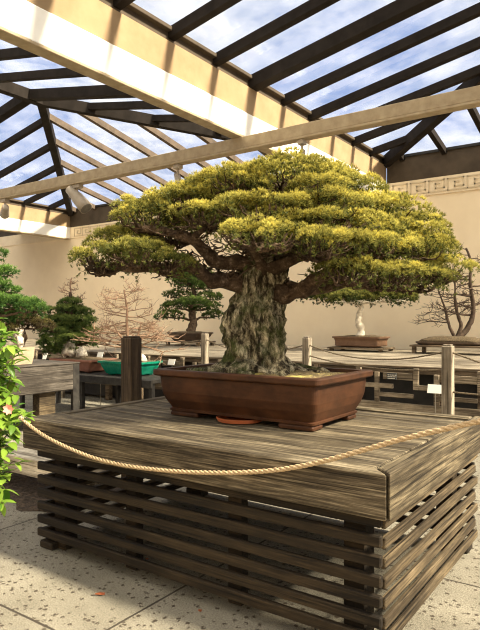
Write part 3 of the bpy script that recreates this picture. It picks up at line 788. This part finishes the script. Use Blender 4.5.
def stand(x, y, z0, z1, hx, hy, label):
    t = thing('plant_stand', (x, y, z0), label, 'stand', 'low wooden stands on the long bench')
    MB().box(x-hx, y-hy, z1-.03, x+hx, y+hy, z1, .004).build('top', 'fascia', t)
    for sx in (-1,1):
        for sy in (-1,1): MB().box(x+sx*(hx-.06)-.03, y+sy*(hy-.06)-.03, z0, x+sx*(hx-.06)+.03, y+sy*(hy-.06)+.03, z1-.031).build('foot', 'fascia', t)
def padtree(t, base, s_, trunk, pads, mat, potmat=None, tip=(.22,.26,.05), bcol=(.03,.05,.012), yel=.6, r0=.06, cr=.05, W=.009, L=.04, dens=7):
    """s_: px per metre. trunk: [(px,py)...]; pads: (px,py,hw,hp,v)"""
    x0, y0, z0, px0, py0 = base
    def L3(px, py, v=0): return Vector((x0, y0, z0)) + Vector((CA, SA, 0))*(px-px0)/s_ + Vector((-SA, CA, 0))*v + Vector((0,0,(py0-py)/s_))
    q = smoothpath([L3(*p) for p in trunk], 5)
    MB().tube(q, taper(len(q), r0, r0*.25), 10, wob=.3).build('trunk', mat, t, smooth=True)
    for i, (px, py, hw, hp, v) in enumerate(pads):
        c = L3(px, py, v); f = Foliage()
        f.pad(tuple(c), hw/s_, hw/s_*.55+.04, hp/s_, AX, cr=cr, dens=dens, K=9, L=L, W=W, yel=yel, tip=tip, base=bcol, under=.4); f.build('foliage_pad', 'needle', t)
        near = min(q, key=lambda p: abs(p.z-(c.z-.03))+.2*(p-c).length)
        m = MB().tube(wander(near, c, 5, .08, i), taper(6, r0*.35, r0*.12), 6)
        for k_ in range(8):
            a = R.uniform(0, 2*PI); e = c + Vector((math.cos(a+A)*hw/s_*.8, math.sin(a+A)*hw/s_*.5, .02)); m.tube(wander(c, e, 4, .1, k_), taper(5, r0*.1, .003), 4)
        m.build('branch', mat, t, smooth=True)
def baretree(t, base, s_, limbs, mat, r0, levels=4, spreadz=.35, ln=.3, rmin=.003, seed=1, flat=.4, nb=(3,5), rad_target=None):
    x0, y0, z0, px0, py0 = base; rr = random.Random(seed)
    def L3(px, py, v=0): return Vector((x0, y0, z0)) + Vector((CA, SA, 0))*(px-px0)/s_ + Vector((-SA, CA, 0))*v + Vector((0,0,(py0-py)/s_))
    def grow(m, p, d, L, r, lev):
        if lev == 0 or L < .03: return
        n = 5; q = [p]; dd = d.copy()
        for i in range(n):
            dd = (dd + Vector((rr.uniform(-1,1), rr.uniform(-1,1), rr.uniform(-.7,.9)))*.22).normalized(); q.append(q[-1]+dd*L/n)
        m.tube(q, taper(n+1, r, r*.55), 5 if r < .012 else 7, cap=False)
        for i in range(rr.randint(*nb)):
            b = q[rr.randint(2, n)]; ang = rr.uniform(-1, 1)
            side = Vector((rr.uniform(-1,1), rr.uniform(-1,1), rr.uniform(-flat, flat*1.4)))
            grow(m, b, (dd*.6+side*.9).normalized(), L*rr.uniform(.45,.72), max(r*.55, rmin), lev-1)
    for i, limb in enumerate(limbs):
        q = smoothpath([L3(*p) for p in limb['p']], 5); rad = taper(len(q), limb.get('r', r0), limb.get('r', r0)*.3)
        MB().tube(q, rad, 9, wob=.25).build('trunk', mat if 'm' not in limb else limb['m'], t, smooth=True)
        m = MB()
        nbr = limb.get('n', 12)
        for k_ in range(nbr):
            f = limb.get('s', .3)+(1-limb.get('s', .3))*(k_+.5)/nbr; b = q[min(len(q)-1, int(f*(len(q)-1)))]
            a = rr.uniform(0, 2*PI) if k_ % 2 else (0 if k_ % 4 else PI)+rr.uniform(-.5,.5)
            d = Vector((CA, SA, 0))*math.cos(a) + Vector((-SA, CA, 0))*math.sin(a) + Vector((0,0,limb.get('up', spreadz)))
            grow(m, b, d.normalized(), limb.get('L', ln)*(1.15-.75*f), rad[min(len(q)-1, int(f*(len(q)-1)))]*.5, levels)
        m.build('branches', mat, t, smooth=True)

# (1) pale trunk pine on the bench at right
x, y, d, s_ = at(361, 9.9); zb = H-27*d/F
stand(x, y, ZC, zb, .52, .3, 'low stand under the pale-trunked pine bonsai')
t = thing('pine_bonsai', (x, y, zb), 'pale-trunked pine bonsai with a flat dark canopy in a brown pot on the back bench', 'bonsai', 'bonsai on the back bench')
rectpot(t, x, y, zb, .43, .25, .19, 'brownpot', flare=.95)
padtree(t, (x, y, zb, 361, 347), s_, [(360,338),(361,330),(358,320),(361,308),(358,298),(356,290)],
  [(318,299,27,8,0),(345,303,28,9,-.2),(380,302,30,9,-.1),(400,298,20,9,.1),(330,288,26,6,.1),(370,290,30,8,.1),(350,296,40,10,.3)], 'barkpale', tip=(.55,.52,.13), yel=.6, r0=.085, cr=.065, W=.012, L=.05, dens=8)
# (2) dark green pine left of trunk
x, y, d, s_ = at(190, 9.9); zb = H-21*d/F
stand(x, y, ZC, zb, .48, .3, 'low stand under the small dark green pine')
t = thing('pine_bonsai', (x, y, zb), 'small upright dark green pine bonsai in a dark tray left of the big trunk', 'bonsai', 'bonsai on the back bench')
rectpot(t, x, y, zb, .43, .25, .19, 'darkpot', flare=.8)
padtree(t, (x, y, zb, 190, 341), s_, [(191,332),(193,322),(192,308),(194,295),(192,282),(193,275)],
  [(172,318,13,5,-.1),(180,309,16,6,0),(205,310,15,6,0),(213,317,10,4,.1),(178,298,12,6,0),(207,300,13,6,.1),(192,306,14,6,-.3),(192,290,17,8,0),(194,280,22,8,0),(183,284,13,6,-.2),(206,288,11,6,.1)], 'bark2', tip=(.22,.30,.07), bcol=(.035,.065,.015), r0=.10, cr=.06, W=.012, L=.05)
# (3) bare three-trunk tree at right edge
x, y, d, s_ = at(452, 9.9); zb = H-25*d/F
stand(x, y, ZC, zb, .60, .32, 'low stand under the leafless tree in the moss tray')
t = thing('bare_bonsai', (x, y, zb), 'leafless dark three-trunk bonsai on a mossy tray at the right edge', 'bonsai', 'bonsai on the back bench')
MB().rect_rings(x, y, [(.50,.27,zb),(.56,.30,zb+.03),(.56,.30,zb+.055),(.54,.28,zb+.055)], .2, 6).build('tray', 'darkpot', t)
MB().rect_rings(x, y, [(.53,.27,zb+.05),(.48,.24,zb+.09),(.36,.18,zb+.13),(.18,.09,zb+.145)], .2, 6).build('moss_mound', 'soil', t, smooth=True)
baretree(t, (x, y, zb, 452, 345), s_, [
   dict(p=[(455,338),(449,325),(446,312),(442,300),(438,290)], r=.030, n=11, L=.40, s=.3, up=.1),
   dict(p=[(456,338),(461,326),(457,312),(455,298),(455,284),(450,268)], r=.036, n=10, L=.34, s=.4, up=.15),
   dict(p=[(458,338),(468,328),(473,312),(472,296),(470,280),(471,262),(466,248)], r=.050, n=14, L=.40, s=.3, up=.2)], 'barkbrown', .05, levels=3, rmin=.0028, seed=4)
# (4) layered conifer at left
x, y, d, s_ = at(78, 6.08); zb = CZ+.006
t = thing('conifer_bonsai', (x, y, zb), 'layered green conifer bonsai with a bare brown top in a terracotta pot', 'bonsai', 'bonsai on the low ribbed bench')
rectpot(t, x+.12, y, zb, .46, .26, .19, 'redpot')
b_ = (x, y, zb, 78, 374)
padtree(t, b_, s_, [(74,366),(70,356),(73,345),(70,330),(71,310),(70,296)],
  [(71,308,10,4,0),(66,315,14,4,-.05),(77,317,14,4,.05),(62,325,17,4,-.05),(82,326,15,4,-.05),(70,331,20,4,0),(57,336,15,4,-.1),(83,337,16,4,.05),(70,343,24,4,-.05),(56,348,13,4,-.1),(82,348,13,4,.1),(62,355,16,4,0)], 'bark2', tip=(.42,.50,.13), bcol=(.07,.12,.035), r0=.10, cr=.040, W=.010, L=.042)
baretree(t, b_, s_, [dict(p=[(70,308),(71,298),(70,288),(72,281)], r=.02, n=14, L=.16, s=.05, up=.0)], 'barkpink', .02, levels=3, rmin=.0035, seed=9, nb=(3,4))
# pale rock beside trunk
def rock(name, c, sx, sy, sz, label, seed, parent=None, mat='rock', cat='rock'):
    k = 18; rs = []
    for i in range(13):
        th_ = PI*i/12*.98+.02; q = []
        for j in range(k):
            a = 2*PI*j/k; n_ = Vector((math.sin(th_)*math.cos(a), math.sin(th_)*math.sin(a), -math.cos(th_)))
            f = 1+.42*mn.noise(n_*1.7+Vector((seed,0,0)))+.25*mn.noise(n_*4+Vector((seed,2,0)))
            q.append(Vector((c[0]+n_.x*sx*f, c[1]+n_.y*sy*f, c[2]+sz*.9+n_.z*sz*f)))
        rs.append(q)
    m = MB().rings(rs); zmin = min(v[2] for v in m.v); m.v = [(a, b, c_-zmin+c[2]) for a, b, c_ in m.v]
    if parent: return m.build(name, mat, parent, smooth=True)
    return tag(m.build(name, mat, None, c, smooth=True), label, cat)
rock('rock', (x-.08, y-.12, zb+.17), .14, .10, .13, '', 3, t)
rock('rock', (x+.20, y-.10, zb+.17), .08, .07, .09, '', 5, t)
# (5) pink bare tree in turquoise pot
x, y, d, s_ = at(130, 6.03)
t = thing('bare_bonsai', (x, y, zb), 'leafless pinkish bonsai with a white root base in a turquoise pot', 'bonsai', 'bonsai on the low ribbed bench')
rectpot(t, x, y, zb, .38, .24, .20, 'greenpot', lip=.025, flare=.82)
b_ = (x, y, zb, 130, 378)
rs = []
MB().tube([Vector((x+.25, y-.05, zb+.17)), Vector((x+.20, y-.04, zb+.23)), Vector((x+.13, y-.02, zb+.32)), Vector((x+.04, y, zb+.42)), Vector((x-.01,y,zb+.55))], [.12,.09,.065,.05,.04], 14, wob=.35).build('root_base', 'barkpale', t, smooth=True)
baretree(t, b_, s_, [dict(p=[(130,352),(128,340),(127,326),(127,312),(125,300),(124,293)], r=.028, n=32, L=.46, s=.0, up=.04),
   dict(p=[(130,348),(138,338),(141,326)], r=.022, n=8, L=.30, up=.05), dict(p=[(129,348),(119,338),(114,328)], r=.022, n=8, L=.30, up=.05)], 'barkpink', .03, levels=3, rmin=.003, seed=14, flat=.25)
# (6) beige stone planter with rock and brownish pads
x, y, d, s_ = at(16, 4.42); zb = .853
t = thing('rock_bonsai', (x, y, zb), 'brownish green bonsai clasping a pale rock in a beige stone planter', 'bonsai')
MB().rect_rings(x, y, [(.15,.13,zb),(.165,.15,zb+.10),(.17,.155,zb+.21),(.15,.135,zb+.21),(.14,.12,zb+.19)], .012, 3).build('planter', 'beigepot', t)
rock('rock', (x+.03, y, zb+.18), .085, .07, .14, '', 8, t); rock('rock', (x+.12, y-.03, zb+.18), .05, .05, .08, '', 2, t)
padtree(t, (x, y, zb, 16, 364), s_, [(18,348),(24,338),(20,328),(16,322),(20,314)],
  [(6,326,14,7,0),(22,324,18,8,0),(38,328,13,6,.05),(24,313,9,6,0),(12,332,12,5,-.1),(34,316,7,4,0)], 'bark2', tip=(.22,.19,.06), bcol=(.07,.05,.025), r0=.05, cr=.04, W=.009, L=.035)
# (7) green tree at left edge, mostly outside the frame
x, y, d, s_ = at(-48, 3.6)
t = thing('conifer_bonsai', (x, y, zb), 'bright green branching conifer reaching in from the left edge', 'bonsai')
rectpot(t, x, y, zb, .38, .25, .2, 'brownpot')
padtree(t, (x, y, zb, -48, 367), s_, [(-48,352),(-44,330),(-40,300),(-36,270),(-34,245)],
  [(-5,260,13,8,-.1),(0,275,14,8,.1),(-8,290,18,9,0),(4,305,20,8,-.1),(22,308,20,8,0),(-2,318,20,7,.15),(-30,240,20,9,0),(-30,300,24,9,0),(10,292,8,4,.1),(36,311,9,5,0)], 'bark2', tip=(.30,.48,.10), bcol=(.05,.12,.03), r0=.09, cr=.045, W=.010, L=.04)

# ================================================================== FOREGROUND SHRUB
def leafshrub():
    base = wpt(-1.62, 2.95, 0)
    t = thing('leafy_shrub', base, 'bright green glossy-leaved shrub with a pink flower at the left edge', 'shrub')
    P = []; Cc = []; F_ = []; st = MB(); rr = random.Random(3); nleaf = 0
    def leaf(p, d, up, L, W_, col):
        d = d.normalized(); s1 = d.cross(up).normalized(); u = s1.cross(d)
        prof_ = [(0,0),(.12,.30),(.32,.47),(.55,.46),(.78,.30),(.92,.13),(1,0)]
        n0 = len(P)
        for f, w_ in prof_:
            c = p + d*L*f - u*L*.22*f*f
            P.append(c - s1*W_*w_ + u*W_*w_*.35); P.append(c); P.append(c + s1*W_*w_ + u*W_*w_*.35)
            for k_ in range(3): Cc.append(tuple(q*(1.0 if k_ != 1 else 1.15) for q in col))
        for i in range(6):
            a = n0+i*3; F_.append((a, a+1, a+4, a+3)); F_.append((a+1, a+2, a+5, a+4))
    for i in range(95):
        py = rr.uniform(322, 505); 
        lim = 15+10*math.sin((py-320)/185*PI)
        if 395 < py < 425: lim += 8
        if py > 470: lim -= 8*(py-470)/35
        if py < 345: lim -= 8
        d_ = 2.75+rr.uniform(-.18,.2); s_ = F/d_; px = rr.uniform(-22, lim-7)
        e = wpt((px-240)/s_, d_, H-(py-320)/s_); b = base + Vector((rr.uniform(-.08,.08), rr.uniform(-.08,.08), 0 if i < 8 else rr.uniform(.1,.6)))
        b.z = min(b.z, e.z-.1)
        q = wander(b, e, 8, .08, i, sag=.05); st.tube(q, taper(9, .006, .0018), 6)
        for k_ in range(rr.randint(11, 16)):
            f = rr.uniform(.72, 1.0); p = q[min(8, int(f*8.99))] + Vector((rr.uniform(-1,1), rr.uniform(-1,1), rr.uniform(-1,1)))*.02
            dd = Vector((rr.uniform(-1,1), rr.uniform(-1,1), rr.uniform(-.9,.4))) + (e-b).normalized()*.3
            g = rr.random(); col = (.05+.20*g, .13+.24*g, .015+.035*g)
            leaf(p, dd, Vector((rr.uniform(-.3,.3), rr.uniform(-.3,.3), 1)), rr.uniform(.048,.078), rr.uniform(.028,.040), col)
    me = bpy.data.meshes.new('leaves'); me.from_pydata([tuple(p-base) for p in P], [], F_); me.update()
    at_ = me.color_attributes.new('Col', 'FLOAT_COLOR', 'POINT'); at_.data.foreach_set('color', [c for q in Cc for c in (*q, 1)])
    me.polygons.foreach_set('use_smooth', [True]*len(me.polygons)); me.materials.append(M['leaf']); link('leaves', me, t, base)
    st.build('stems', 'canedge', t, smooth=True)
    # flower
    d_ = 2.6; s_ = F/d_; c = wpt((9-240)/s_, d_, H-(409-320)/s_); m = MB()
    for k_ in range(7):
        a = 2*PI*k_/7; ax_ = Vector((math.cos(a)*CA, math.cos(a)*SA, math.sin(a)));
        n_ = Vector((SA, -CA, 0)); sd = ax_.cross(n_)
        m.quad(c, c+ax_*.014+sd*.010+n_*.008, c+ax_*.026+n_*.012, c+ax_*.014-sd*.010+n_*.008)
    m.build('flower', 'petal', t)
leafshrub()

# fallen leaves
for px, py, s in ((100,595,.022),(52,546,.012),(147,560,.009),(455,560,.010),(200,612,.008)):
    d_ = H*F/(py-320); p = wpt((px-240)*d_/F, d_, 0.002); m = MB(); a0 = R.uniform(0, 6)
    n = 12; ring = []
    for k_ in range(n):
        a = 2*PI*k_/n; r = s*(1.0 if k_ % 2 else .6)*R.uniform(.8,1.2)
        ring.append((p.x+r*1.5*math.cos(a)*math.cos(a0)-r*math.sin(a)*math.sin(a0), p.y+r*1.5*math.cos(a)*math.sin(a0)+r*math.sin(a)*math.cos(a0), .004+.008*R.random()))
    m.v = ring + [(p.x, p.y, .012), (p.x, p.y, .001)]
    m.f = [(i, (i+1) % n, n) for i in range(n)] + [((i+1) % n, i, n+1) for i in range(n)]
    o = m.build('fallen_leaf', 'leafdry', None, p)
    tag(o, {100:'curled red-brown dry leaf on the paving in front of the table', 52:'small dry leaf on the sunlit paving at the left', 147:'tiny dry leaf close to the slats', 455:'small dry leaf on the bright paving right of the table', 200:'tiny dry leaf near the bottom edge'}[px], 'leaf', 'fallen leaves on the paving')

# ================================================================== LIGHT, SKY, CAMERA
w = bpy.data.worlds.new('sky'); bpy.context.scene.world = w; w.use_nodes = True; nt = w.node_tree
bg = nt.nodes['Background']; tc = nt.nodes.new('ShaderNodeTexCoord')
mp = nt.nodes.new('ShaderNodeMapping'); mp.inputs['Scale'].default_value = (1,1,1.6); lk(nt, tc.outputs['Generated'], mp.inputs['Vector'])
n1 = noise(nt, mp.outputs[0], 2.6, 8, .55)
cl = ramp(nt, n1, [(.44, (.30,.46,.86)), (.60, (.66,.74,.92)), (.70, (1.15,1.15,1.12))])
# bright hazy part of the sky around and behind the viewer / sun side
dv = nt.nodes.new('ShaderNodeVectorMath'); dv.operation = 'DOT_PRODUCT'; lk(nt, tc.outputs['Generated'], dv.inputs[0]); dv.inputs[1].default_value = Vector((.35,-.45,.82)).normalized()
hz = ramp(nt, dv.outputs['Value'], [(.45, (0,0,0)), (.85, (1,1,1))])
col = mixc(nt, hz, cl, (3.0,2.75,2.3))
lk(nt, col, bg.inputs['Color']); bg.inputs['Strength'].default_value = .68
sun = bpy.data.lights.new('sun', 'SUN'); sun.energy = 15.0; sun.angle = math.radians(7); sun.color = (1, .86, .62)
so = bpy.data.objects.new('sun', sun); C.objects.link(so)
sd = Vector((.73, .13, .67)); so.rotation_euler = sd.to_track_quat('Z', 'Y').to_euler()
cam = bpy.data.cameras.new('camera'); co = bpy.data.objects.new('camera', cam); C.objects.link(co)
co.location = (0, 0, H); co.rotation_euler = (PI/2, 0, A); cam.sensor_fit = 'VERTICAL'; cam.sensor_height = 36; cam.lens = F/630*36
cam.shift_y = 5/630; cam.clip_end = 200
sc = bpy.context.scene; sc.camera = co
sc.view_settings.view_transform = 'Standard'; sc.view_settings.look = 'None'; sc.view_settings.exposure = 0.5; sc.view_settings.gamma = 1
sc.view_settings.use_curve_mapping = False
sc.cycles.max_bounces = 8; sc.cycles.transparent_max_bounces = 16; sc.cycles.use_denoising = True; sc.cycles.filter_width = 1.1
